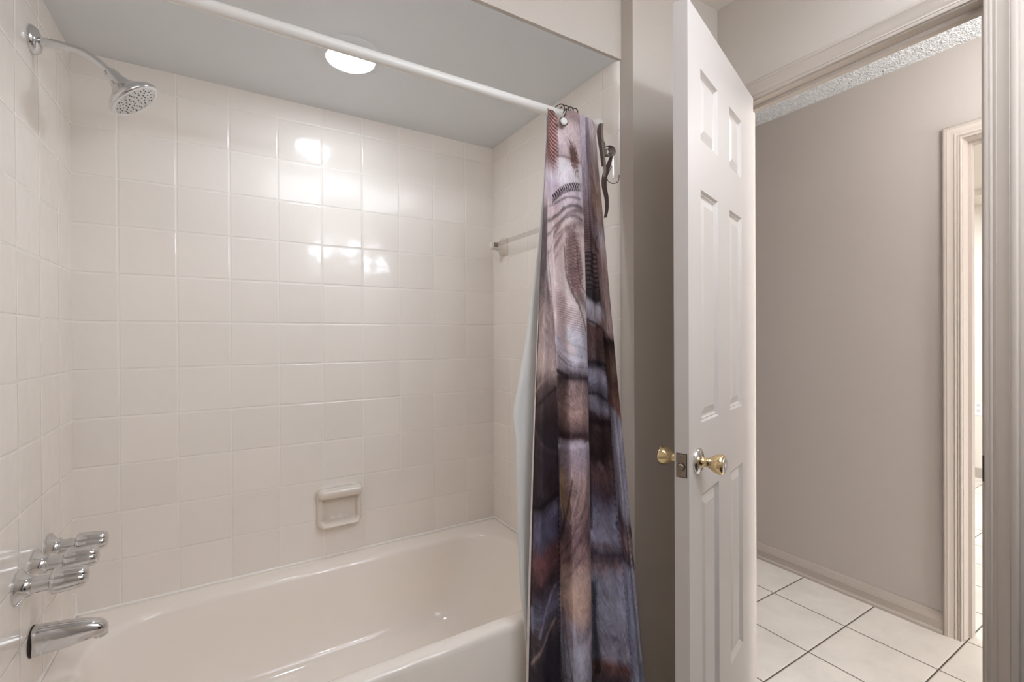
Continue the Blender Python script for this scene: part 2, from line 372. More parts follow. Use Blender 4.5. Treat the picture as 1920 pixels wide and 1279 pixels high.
def edgebox(bm, d0, d1, z0, z1, out, mi=0):
    pts = [leaf_pt(-o, d, z) for o in (-.002, out) for d in (d0, d1) for z in (z0, z1)]
    v = [bm.verts.new(p) for p in pts]
    for f in ((0, 1, 3, 2), (4, 6, 7, 5), (0, 4, 5, 1), (2, 3, 7, 6), (0, 2, 6, 4), (1, 5, 7, 3)): bm.faces.new([v[i] for i in f]).material_index = mi
bm = bmesh.new()
edgebox(bm, -.0300, -.0045, .9165, .9735, .0006, 1); edgebox(bm, -.0290, -.0065, .918, .972, .0012, 0)
lp = add_obj('latch_plate', bm, ['latch', 'dark_gap'], door, label='dull metal latch plate on the door edge')
bm = bmesh.new(); lathe(bm, leaf_pt(-.0011, -.0172, .9425), -LU, [(0, .0088), (.0006, .0088)], 28, mi=1); lathe(bm, leaf_pt(-.0011, -.0172, .9425), -LU, [(0, .0072), (.006, .0072), (.0075, .0055)], 28)
add_obj('latch_bolt', bm, ['latch', 'dark_gap'], lp, True, angle=40)
for z in (.9245, .966):
    bm = bmesh.new(); lathe(bm, leaf_pt(-.0011, -.0175, z), -LU, [(0, .0038), (.0009, .0034), (.0012, .001)], 16); add_obj('screw', bm, 'latch', lp, True, angle=40)
for z in (.25, 1.02, 1.80):
    bm = bmesh.new(); hp = leaf_pt(LW+.006, -LT-.004, z)
    lathe(bm, hp, (0, 0, 1), [(0, .006), (.09, .006)], 16); add_obj('hinge', bm, 'brass', door, True, angle=40)

# ------------------------------------------------------------------ bathtub
bm = bmesh.new()
tx0, tx1, ty0, ty1 = .0006, X0W-.0006, -.757, -.0006
def ring(ix0, ix1, iy0, iy1, r, z): return rrect(tx0+ix0, tx1-ix1, ty0+iy0, ty1-iy1, r, z, 14, 8)
rings = [ring(0, 0, .004, 0, .004, 0.0), ring(0, 0, .002, 0, .004, .20), ring(0, 0, 0, 0, .004, .368), ring(.001, .001, .003, .001, .006, .380), ring(.004, .004, .009, .003, .010, .3865), ring(.010, .010, .017, .008, .016, .3885),
         ring(.03, .03, .032, .03, .06, .3890), ring(.062, .060, .046, .083, .17, .3888), ring(.069, .067, .052, .091, .172, .3865), ring(.074, .072, .057, .097, .174, .381), ring(.078, .077, .061, .101, .175, .371),
         ring(.086, .100, .068, .108, .175, .33), ring(.098, .150, .077, .117, .172, .25), ring(.110, .200, .086, .127, .165, .17), ring(.122, .235, .096, .138, .155, .125), ring(.14, .265, .115, .157, .14, .098), ring(.175, .30, .15, .19, .11, .085), ring(.24, .37, .215, .255, .06, .080)]
loft(bm, rings, (True, True))
tub = tag(add_obj('bathtub', bm, 'tub', smooth=True, angle=60), 'glossy almond alcove bathtub below the tiled walls', 'bathtub')
bm = bmesh.new(); lathe(bm, (.32, -.38, .0835), (0, 0, 1), [(-.003, .035), (.001, .035), (.003, .031), (.0025, .02), (.001, .004)], 32); add_obj('drain', bm, 'chrome', tub, True, 'chrome drain flange', angle=40)
bm = bmesh.new(); lathe(bm, (tx0+.0905, -.38, .30), (.985, 0, .17), [(-.004, .036), (.004, .036), (.008, .032), (.009, .004)], 32); add_obj('overflow_plate', bm, 'chrome', tub, True, 'round chrome overflow plate', angle=40)

# ------------------------------------------------------------------ shower head
sh = tag(empty('wall_shower', (0, -.335, 1.995)), 'chrome shower head on a bent arm high on the left tiled wall', 'shower head')
bm = bmesh.new(); lathe(bm, (0, -.335, 1.995), (1, 0, 0), [(0, .034), (.003, .0345), (.008, .033), (.014, .028), (.017, .020), (.019, .013), (.019, .0105)], 40); add_obj('wall_flange', bm, 'chrome', sh, True, angle=50)
bm = bmesh.new(); tube(bm, catmull([(.004, -.335, 1.9950), (.035, -.335, 1.9965), (.066, -.335, 1.9965), (.09, -.335, 1.9935), (.110, -.335, 1.986), (.128, -.335, 1.974), (.156, -.335, 1.9515)], 8), .0108, 20); add_obj('shower_arm', bm, 'chrome', sh, True, angle=50)
hax = Vector((.640, -.02, -.768)).normalized(); ho = Vector((.1475, -.335, 1.9600))
bm = bmesh.new(); lathe(bm, ho, hax, [(0, .0122), (.003, .0128), (.006, .0155), (.014, .0168), (.024, .0182), (.036, .0225), (.048, .0305), (.058, .0420), (.066, .0530), (.072, .0600), (.077, .0635), (.082, .0645), (.086, .0635), (.088, .060), (.0875, .0545), (.085, .054)], 56, cap=(True, False)); hd = add_obj('spray_head', bm, 'chrome', sh, True, angle=60)
bm = bmesh.new(); lathe(bm, ho, hax, [(.0855, .0545), (.0868, .054), (.0872, .0525), (.0872, .001)], 56, cap=(False, True)); 
ax_, e1_, e2_ = frame(hax)
for rr, kk in ((.008, 3), (.017, 6), (.026, 12), (.0345, 12), (.0425, 18), (.0490, 12)):
    for k in range(kk):
        a = 2*PI*(k+.35*rr*100)/kk
        lathe(bm, ho+hax*.0871+e1_*math.cos(a)*rr+e2_*math.sin(a)*rr, hax, [(0, .0016), (.0016, .0013)], 8, mi=1)
add_obj('spray_face', bm, ['spray', 'rubber'], hd, True, 'pale round spray face with dark nozzles', angle=40)

# ------------------------------------------------------------------ taps and spout
def flute(t, th): return 1+(.15*(abs(math.cos(3*th))**.6-.62) if .058 < t < .121 else 0)
first_tap = None
for k, (y, z, lab) in enumerate(((-.452, .684, 'nearest of three fluted chrome tap handles above the spout'), (-.347, .690, 'middle one of three fluted chrome tap handles in a row'), (-.240, .692, 'chrome tap handle nearest the back wall corner'))):
    t = tag(empty('tap_handle', (0, y, z)), lab, 'tap', 'tap handles above the bathtub')
    if first_tap is None:
        bm = bmesh.new(); lathe(bm, (0, y, z), (1, 0, 0), [(0, .039), (.004, .039), (.008, .035), (.014, .026), (.020, .0225), (.026, .0215)], 40); add_obj('escutcheon', bm, 'chrome', t, True, angle=40)
        bm = bmesh.new(); lathe(bm, (0, y, z), (1, 0, -.015), [(.02, .0185), (.060, .0165)], 32); add_obj('stem', bm, 'chrome', t, True, angle=40)
        bm = bmesh.new(); lathe(bm, (0, y, z), (1, 0, -.015), [(.056, .017), (.057, .0245), (.060, .0268), (.066, .0272), (.085, .0255), (.105, .0238), (.114, .0225), (.120, .0190), (.1228, .012), (.1235, .002)], 72, flute); add_obj('fluted_grip', bm, 'chrome', t, True, angle=50)
        first_tap = t
    else:
        for ch in first_tap.children:
            c = ch.copy(); c.parent = t; c.matrix_parent_inverse = ch.matrix_parent_inverse.copy(); C.objects.link(c)
sp = tag(empty('tub_spout', (0, -.3625, .5135)), 'chrome bathtub spout on the left wall below the taps', 'spout')
bm = bmesh.new(); rings = []
for x, zc, rz, ry in ((.001, .5125, .0335, .027), (.004, .5125, .0355, .029), (.012, .5125, .0352, .0285), (.04, .5115, .0338, .0270), (.065, .5105, .0318, .0255), (.09, .5105, .0278, .0240), (.11, .5095, .0238, .0225), (.125, .5075, .0205, .0205), (.134, .505, .0170, .0175), (.140, .502, .0120, .0125), (.143, .5, .004, .005)):
    rings.append([Vector((x, -.3625+ry*math.copysign(abs(math.cos(a))**.8, math.cos(a)), zc+rz*math.copysign(abs(math.sin(a))**.8, math.sin(a)))) for a in np.linspace(0, 2*PI, 40, endpoint=False)])
loft(bm, rings); add_obj('spout_body', bm, 'chrome', sp, True, angle=60)
bm = bmesh.new(); lathe(bm, (.127, -.3625, .496), (.12, 0, -1), [(0, .0155), (.010, .0150), (.0115, .0125), (.008, .011)], 28); add_obj('spout_outlet', bm, 'chrome', sp, True, angle=40)
bm = bmesh.new(); lathe(bm, (0, -.3625, .5125), (1, 0, 0), [(0, .036), (.0025, .036)], 40); add_obj('gasket', bm, 'dark_gap', sp, True, 'thin dark gasket against the tiles', angle=40)

# ------------------------------------------------------------------ soap dish (a shaped heightfield, all ceramic)
sd = tag(empty('soap_dish', (.783, 0, .50)), 'cream ceramic soap dish set into the back wall tiles', 'soap dish')
cx, cz, hw, hh = .786, .586, .085, .080
bm = bmesh.new()
def sm(a, b, x): t = min(1, max(0, (x-a)/(b-a))); return t*t*(3-2*t)
def rr_d(x, z, hx, hz, r):
    qx, qz = abs(x)-hx+r, abs(z)-hz+r; return math.hypot(max(qx, 0), max(qz, 0))+min(max(qx, qz), 0)-r
G = 72; V = []
for j in range(G+1):
    row = []
    for i in range(G+1):
        x, z = (i/G*2-1)*hw, (j/G*2-1)*hh
        d = rr_d(x, z, hw, hh, .022)
        if d > 0:                                   # pull the corners onto the rounded outline
            x *= .995; z *= .995
            qx, qz = abs(x)-hw+.022, abs(z)-hh+.022; L = math.hypot(qx, qz)
            if qx > 0 and qz > 0: x = math.copysign(hw-.022+qx/L*.022, x); z = math.copysign(hh-.022+qz/L*.022, z)
            d = 0
        body = .030*math.sqrt(max(0, 1-(1-min(1, -d/.016))**2))
        rec = rr_d(x, z-.002, hw-.017, hh-.020, .016)
        hollow = sm(0, .010, -rec)
        h = body-hollow*(.024 if body > .02 else 0)
        lip = math.exp(-((z+.066)/.012)**2)*sm(.082, .06, abs(x))
        h += .020*lip
        for xr in (-.03, 0, .03): h += .006*math.exp(-((x-xr)/.008)**2-((z+.047)/.007)**2)
        row.append(bm.verts.new((cx+x, -max(h, .0), cz+z)))
    V.append(row)
for j in range(G):
    for i in range(G): bm.faces.new((V[j][i], V[j][i+1], V[j+1][i+1], V[j+1][i]))
bound = [V[0][i] for i in range(G+1)]+[V[j][G] for j in range(1, G+1)]+[V[G][i] for i in range(G-1, -1, -1)]+[V[j][0] for j in range(G-1, 0, -1)]
bk = [bm.verts.new((v.co.x, .004, v.co.z)) for v in bound]
for i in range(len(bound)): j = (i+1) % len(bound); bm.faces.new((bound[i], bound[j], bk[j], bk[i]))
add_obj('dish_body', bm, 'ceramic', sd, True, angle=70)
bm = bmesh.new()
rings = []
for t in np.linspace(0, 1, 25):
    x = (t*2-1)*.0845; e = max(0, 1-((abs(x)-.066)/.0186)**2) if abs(x) > .066 else 1
    s_ = math.sqrt(max(e, .003)); rings.append([Vector((cx+x, -.034-.024*s_*math.cos(a), .6470+.0225*s_*math.sin(a))) for a in np.linspace(0, 2*PI, 28, endpoint=False)])
loft(bm, rings); add_obj('grab_rail', bm, 'ceramic', sd, True, angle=60)
bm = bmesh.new(); box(bm, cx-.055, cx+.058, -.040, -.031, .6675, .6700); add_obj('rail_shade_strip', bm, 'spray', sd, label='thin grey strip painting in the shading line of the top rail')  # grey strip painting the shading line on the rail

# ------------------------------------------------------------------ towel bar on the right alcove wall
tb = tag(empty('towel_bar', (X0W, -.1, 1.66)), 'clear towel bar in cream ceramic brackets on the right tiled wall', 'towel bar')
for y in (-.105, -.66):
    bm = bmesh.new(); rings = []
    for d, hy, hz, r in ((0, .034, .040, .008), (.005, .034, .040, .010), (.009, .030, .036, .012), (.016, .022, .026, .010), (.026, .0165, .0195, .009), (.040, .0150, .0170, .010), (.055, .0158, .0178, .0115), (.066, .0160, .0178, .0125), (.072, .0135, .0150, .011), (.0745, .008, .009, .006)):
        rings.append([Vector((X0W-d, y+p.x, 1.662+p.y)) for p in rrect(-hy, hy, -hz, hz, r, 0, 6, 2)])
    loft(bm, rings); bk_ = add_obj('bracket', bm, 'ceramic', tb, True, angle=60)
    s = -1 if y > -.3 else 1
    bm = bmesh.new(); box(bm, X0W-.063, X0W-.043, y+s*.0162, y+s*.0120, 1.655, 1.675); add_obj('socket', bm, 'grey_fabric', bk_, label='dark square socket for the bar')
bm = bmesh.new(); box(bm, X0W-.0595, X0W-.0455, -.650, -.118, 1.6570, 1.6715); add_obj('clear_bar', bm, 'acrylic', tb, label='clear acrylic bar')

# ------------------------------------------------------------------ curtain rod, rings
YR, ZR = -.745, 1.967
cr = tag(empty('curtain_rod', (0, YR, ZR)), 'white shower curtain rod spanning the alcove', 'curtain rod')
bm = bmesh.new(); tube(bm, [(.004, YR, ZR), (X0W-.004, YR, ZR)], .0142, 32); add_obj('rod', bm, 'rod', cr, True, angle=60)
for x, s in ((0, 1), (X0W, -1)):
    bm = bmesh.new(); lathe(bm, (x, YR, ZR), (s, 0, 0), [(0, .0215), (.006, .0215), (.012, .020), (.02, .0175), (.026, .0155)], 36); add_obj('end_flange', bm, 'rod', cr, True, angle=40)
ring0 = None
RX = [1.316, 1.333, 1.352, 1.370]
RL = ['chrome curtain ring with round white button nearest the bathtub end of the bunched curtain', 'curtain ring directly behind the buttoned front ring', 'third curtain ring from the open end, half hidden by the curtain top', 'last visible curtain ring beside the lilac folds']
for k, x in enumerate(RX):
    t = tag(empty('curtain_ring', (x, YR, ZR)), RL[k], 'curtain ring', 'curtain rings on the rod')
    if ring0 is None:
        bm = bmesh.new()
        tube(bm, catmull([(x+.002*math.sin(2*a), YR-.009-.030*math.sin(a), ZR-.005+(.0270 if math.cos(a) > 0 else .032)*math.cos(a)) for a in np.linspace(.1, 2*PI-.1, 22)], 3), .0017, 10); add_obj('wire_loop', bm, 'wire', t, True, angle=50)
        bp = Vector(at(1057, 228, -.822))
        bm = bmesh.new(); lathe(bm, bp, (-.25, -1, .05), [(-.004, .0125), (0, .0142), (.002, .0142), (.0025, .013)], 32); tube(bm, catmull([(x, YR-.038, ZR-.010), (x-.004, YR-.058, ZR-.012), tuple(bp+Vector((.002, .002, .012)))], 6), .0016, 8); b_ = add_obj('button_rim', bm, 'wire', t, True, angle=40)
        bm = bmesh.new(); lathe(bm, bp, (-.25, -1, .05), [(.0015, .0115), (.0032, .0112), (.0045, .0098), (.0052, .003)], 32); add_obj('button', bm, 'white_plastic', b_, True, 'round white button', angle=40)
        for s in (-.004, .010):
            bm = bmesh.new(); lathe(bm, (x+s, YR-.030, ZR-.022), (1, .1, 0), [(-.0035, .006), (-.003, .0095), (.003, .0095), (.0035, .006)], 20); add_obj('roller_bead', bm, 'white_plastic', t, True, angle=40)
        ring0 = t
    else:
        for ch in ring0.children:
            if ch.name.startswith('button_rim'): continue
            c = ch.copy(); c.parent = t; c.matrix_parent_inverse = ch.matrix_parent_inverse.copy(); C.objects.link(c)

# ------------------------------------------------------------------ shower curtain
KEYS = [  # outline of the folds at three heights: (column seen in the photo, depth Y) at top, middle, bottom
    ((1027, -.782), (1003, -.815), (986, -.805)), ((1028, -.796), (1020, -.842), (1012, -.842)), ((1030, -.792), (1043, -.808), (1048, -.806)),
    ((1058, -.806), (1070, -.866), (1078, -.876)), ((1086, -.802), (1101, -.866), (1110, -.872)), ((1083, -.786), (1096, -.822), (1102, -.822)),
    ((1097, -.798), (1114, -.832), (1140, -.852)), ((1096, -.784), (1134, -.834), (1176, -.880)), ((1106, -.802), (1146, -.872), (1192, -.914)),
    ((1114, -.798), (1156, -.872), (1204, -.918)), ((1117, -.782), (1153, -.856), (1201, -.906))]
ROWS = (235, 700, 1250)
K3 = [[at(px, ROWS[i], Y) for i, (px, Y) in enumerate(k)] for k in KEYS]
ZL = [float(np.mean([k[i][2] for k in K3])) for i in range(3)]
def keyline(z):
    a, b, c = ZL
    wa = (z-b)*(z-c)/((a-b)*(a-c)); wb = (z-a)*(z-c)/((b-a)*(b-c)); wc = (z-a)*(z-b)/((c-a)*(c-b))
    return [Vector((k[0][0]*wa+k[1][0]*wb+k[2][0]*wc, k[0][1]*wa+k[1][1]*wb+k[2][1]*wc, z)) for k in K3]
SUB, NZ = 34, 880
NU = (len(KEYS)-1)*SUB+1
ZTOP, ZBOT = 1.962, .055
def c3(r, g, b): return np.array(lin(r, g, b)[:3])
ZK = lambda y: 1.2503-(y-634.8)*.00163       # height on the cloth of a printed motif
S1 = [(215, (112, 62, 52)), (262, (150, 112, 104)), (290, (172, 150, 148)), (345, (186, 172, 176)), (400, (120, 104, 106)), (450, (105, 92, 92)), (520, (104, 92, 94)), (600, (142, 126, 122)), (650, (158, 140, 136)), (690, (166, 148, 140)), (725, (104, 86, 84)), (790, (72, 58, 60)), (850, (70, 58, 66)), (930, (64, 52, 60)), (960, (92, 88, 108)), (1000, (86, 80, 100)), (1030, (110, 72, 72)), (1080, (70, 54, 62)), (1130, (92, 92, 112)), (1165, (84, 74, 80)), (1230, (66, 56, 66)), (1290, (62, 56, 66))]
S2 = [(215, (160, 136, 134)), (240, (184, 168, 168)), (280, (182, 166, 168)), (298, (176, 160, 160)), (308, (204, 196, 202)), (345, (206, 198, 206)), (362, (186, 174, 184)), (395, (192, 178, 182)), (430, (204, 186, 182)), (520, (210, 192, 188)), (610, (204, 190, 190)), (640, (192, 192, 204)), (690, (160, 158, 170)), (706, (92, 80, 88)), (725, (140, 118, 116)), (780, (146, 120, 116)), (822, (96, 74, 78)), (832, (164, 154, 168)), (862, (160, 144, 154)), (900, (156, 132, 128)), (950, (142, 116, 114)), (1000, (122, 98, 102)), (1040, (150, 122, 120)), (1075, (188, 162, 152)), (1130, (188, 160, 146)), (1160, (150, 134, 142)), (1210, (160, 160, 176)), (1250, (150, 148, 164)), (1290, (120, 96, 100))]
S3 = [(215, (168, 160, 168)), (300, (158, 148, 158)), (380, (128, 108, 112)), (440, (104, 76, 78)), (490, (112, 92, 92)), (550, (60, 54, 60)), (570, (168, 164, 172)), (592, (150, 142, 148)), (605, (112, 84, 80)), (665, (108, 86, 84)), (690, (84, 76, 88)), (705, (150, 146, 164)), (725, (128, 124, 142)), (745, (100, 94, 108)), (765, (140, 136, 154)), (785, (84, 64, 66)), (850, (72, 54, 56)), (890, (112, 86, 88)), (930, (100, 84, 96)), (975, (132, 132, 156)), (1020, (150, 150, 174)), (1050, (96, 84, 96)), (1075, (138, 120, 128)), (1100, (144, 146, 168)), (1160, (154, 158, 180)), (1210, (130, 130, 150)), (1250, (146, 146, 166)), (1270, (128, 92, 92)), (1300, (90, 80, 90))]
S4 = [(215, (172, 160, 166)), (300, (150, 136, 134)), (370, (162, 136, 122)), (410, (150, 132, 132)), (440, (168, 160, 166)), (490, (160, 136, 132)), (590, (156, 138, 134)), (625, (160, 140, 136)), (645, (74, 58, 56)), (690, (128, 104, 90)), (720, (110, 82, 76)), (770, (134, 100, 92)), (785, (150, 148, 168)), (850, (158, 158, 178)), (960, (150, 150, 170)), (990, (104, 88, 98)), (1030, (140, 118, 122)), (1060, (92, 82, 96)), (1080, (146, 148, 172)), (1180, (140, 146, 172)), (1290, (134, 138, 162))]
def stops(S):
    z = np.array([ZK(y) for y, _ in S])[::-1]; c = np.array([c3(*k) for _, k in S])[::-1]
    return z, c
ST = [stops(S) for S in (S1, S2, S3, S4)]  # panel colours carry the shading of the folds as well as the print
def colour(k, z):
    zz, cc = ST[k]; return np.array([np.interp(z, zz, cc[:, i]) for i in range(3)])
zs = np.linspace(ZTOP, ZBOT, NZ)
bm = bmesh.new(); verts = []; PRINT = []; CLOTH = []
dark, mid = c3(58, 46, 50), c3(110, 78, 76)
def mixc(a, b, t): return a+(b-a)*t
for j, z in enumerate(zs):
    line = catmull(keyline(z), SUB); row = []
    for i, p in enumerate(line):
        u = i/SUB
        fold = .0022*math.sin(u*7.1+z*1.5)*sm(1.93, 1.6, z)
        zz_ = z-(.010*sm(8.0, 9.5, u)+.012*sm(5.5, 8.5, u)) if j == 0 else z
        top = 1.943+.015*sm(2.6, 4, u)-.012*sm(6, 9.5, u)-.026*math.exp(-((u-2.75)/.30)**2)+.002*math.sin(u*6)
        row.append(bm.verts.new((p.x, p.y-fold, min(z, top))))
        # printed pattern, in cloth coordinates (u across the folds, z up)
        q = Vector((u*.55, z*4.0, 0))
        w1 = noise.noise(q*1.3); w2 = noise.noise(q*1.3+Vector((9, 3, 1)))
        f1 = noise.noise(Vector((u*2.6+w1*1.5, z*22, 3.3)))
        uz = u+.16*w1; zc = z+.022*w2+.006*f1+.010*(u-3)*(1 if u < 4.4 else 0)
        th = 2.15-.95*sm(ZK(690), ZK(450), z)
        ws = np.array([1.0*sm(th+.2, th-.2, uz), sm(th-.2, th+.2, uz)*sm(4.75, 4.45, u), sm(4.45, 4.75, u)*sm(7.35, 7.0, uz), sm(7.0, 7.35, uz)])
        if z > 1.62: ws[1] += ws[0]*sm(1.62, 1.68, z)*.8; ws[0] *= 1-.8*sm(1.62, 1.68, z)
        ws /= ws.sum(); zpan = (z+.022*w2, zc, z+.030*w2+.012*(u-5.5), z+.02*w2+.02*(u-8))
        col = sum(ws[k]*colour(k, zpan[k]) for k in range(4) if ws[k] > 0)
        # hair-like strands that follow a slow swirl
        ang = 1.2*noise.noise(q*.8+Vector((2, 8, 5)))+.5
        ss, tt = u*.09, z
        ca, sa_ = math.cos(ang), math.sin(ang)
        st = noise.noise(Vector(((ss*ca+tt*sa_)*150, (-ss*sa_+tt*ca)*22, 1.7)))
        st2 = noise.noise(Vector(((ss*ca+tt*sa_)*420, (-ss*sa_+tt*ca)*60, 5.7)))
        col = col*(1+.26*st+.14*st2)
        if 2 < u < 4.5:
            # pale oval with a dark scaly eye
            dx, dz = (u-3.35)/.62, (z-ZK(500))/.125
            dx += .25*dz
            r = math.hypot(dx, dz)+.12*st
            if r < 1.1:
                sc = .5+.5*math.sin(z*620+2.2*math.sin(u*30))*math.sin(u*38+z*90)
                col = mixc(col, mixc(c3(96, 58, 58), c3(186, 158, 150), sc**2*.8), sm(1.1, .55, r)*.85)
            # curved bands above the oval
            arc = z-ZK(398)+.055*((u-3.9)/1.5)**2
            b_ = math.exp(-(arc/.010)**2)*.75+math.exp(-((arc+.040)/.013)**2)*.6+.3*math.exp(-((arc+.075)/.008)**2)
            col = mixc(col, c3(112, 94, 94), min(b_, .85))
            # herringbone band
            hb = z-ZK(352)+.030*((u-4.1)/1.7)**2
            if abs(hb) < .016:
                ch = .5+.5*math.sin(u*52+abs(hb)*420)
                col = mixc(col, dark, sm(.016, .011, abs(hb))*(.35+.6*(ch > .42))*sm(4.4, 3.6, u))
            ln = z-ZK(300)-.004*math.sin(u*3); col = mixc(col, c3(120, 86, 76), .55*math.exp(-(ln/.004)**2))
            # ribbed band under the oval
            rb = z-ZK(600)+.05*(u-3.2)
            if abs(rb) < .05 and u < 4.3: col = mixc(col, c3(116, 92, 94), sm(.05, .02, abs(rb))*.6*(.5+.5*math.sin(z*900+u*14)))
            for dz_ in (650, 668, 684): col = mixc(col, c3(120, 112, 126), .4*math.exp(-((z-ZK(dz_)+.02*(u-3.2))/.004)**2))
        if u < 2.6 and z > 1.70:
            sc = .5+.5*math.sin(z*520+u*22); col = mixc(col, mixc(c3(104, 52, 44), c3(170, 128, 116), sc**3), .92*sm(2.95, 2.5, u+.5*(1.93-z)/.2*.6+.3*st)*sm(1.72, 1.80, z))
        if 3 < u < 3.95 and 1.74 < z < 1.86:
            d_ = math.hypot((u-3.35-(1.86-z)*2.2)/.30, (z-1.80)/.055)+.5*st; col = mixc(col, c3(106, 66, 56), .85*sm(1.1, .6, d_))
        if 4.5 < u < 7.2:
            if ZK(545) < z < ZK(470): col = mixc(col, c3(44, 40, 46), .7*(math.sin(z*420+1.5*math.sin(u*3)) > .1))
            if ZK(470) < z < ZK(380): col = mixc(col, c3(176, 152, 148), .4*(math.sin(z*600+u*26)*math.sin(u*30-z*200) > .55))
        # gold streaks
        if 2.2 < u < 2.9: col = mixc(col, c3(196, 166, 122), .8*math.exp(-((z-ZK(930))/.035)**2)*max(0, st*2.2))
        if u < .34: col = mixc(col, c3(206, 196, 192) if u < .15 else c3(56, 46, 50), .85*sm(1.90, 1.86, z))
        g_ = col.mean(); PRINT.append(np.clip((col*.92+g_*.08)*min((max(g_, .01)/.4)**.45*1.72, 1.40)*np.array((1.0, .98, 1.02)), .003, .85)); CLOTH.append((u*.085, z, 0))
    verts.append(row)
for j in range(NZ-1):
    for i in range(NU-1): bm.faces.new((verts[j][i], verts[j][i+1], verts[j+1][i+1], verts[j+1][i]))
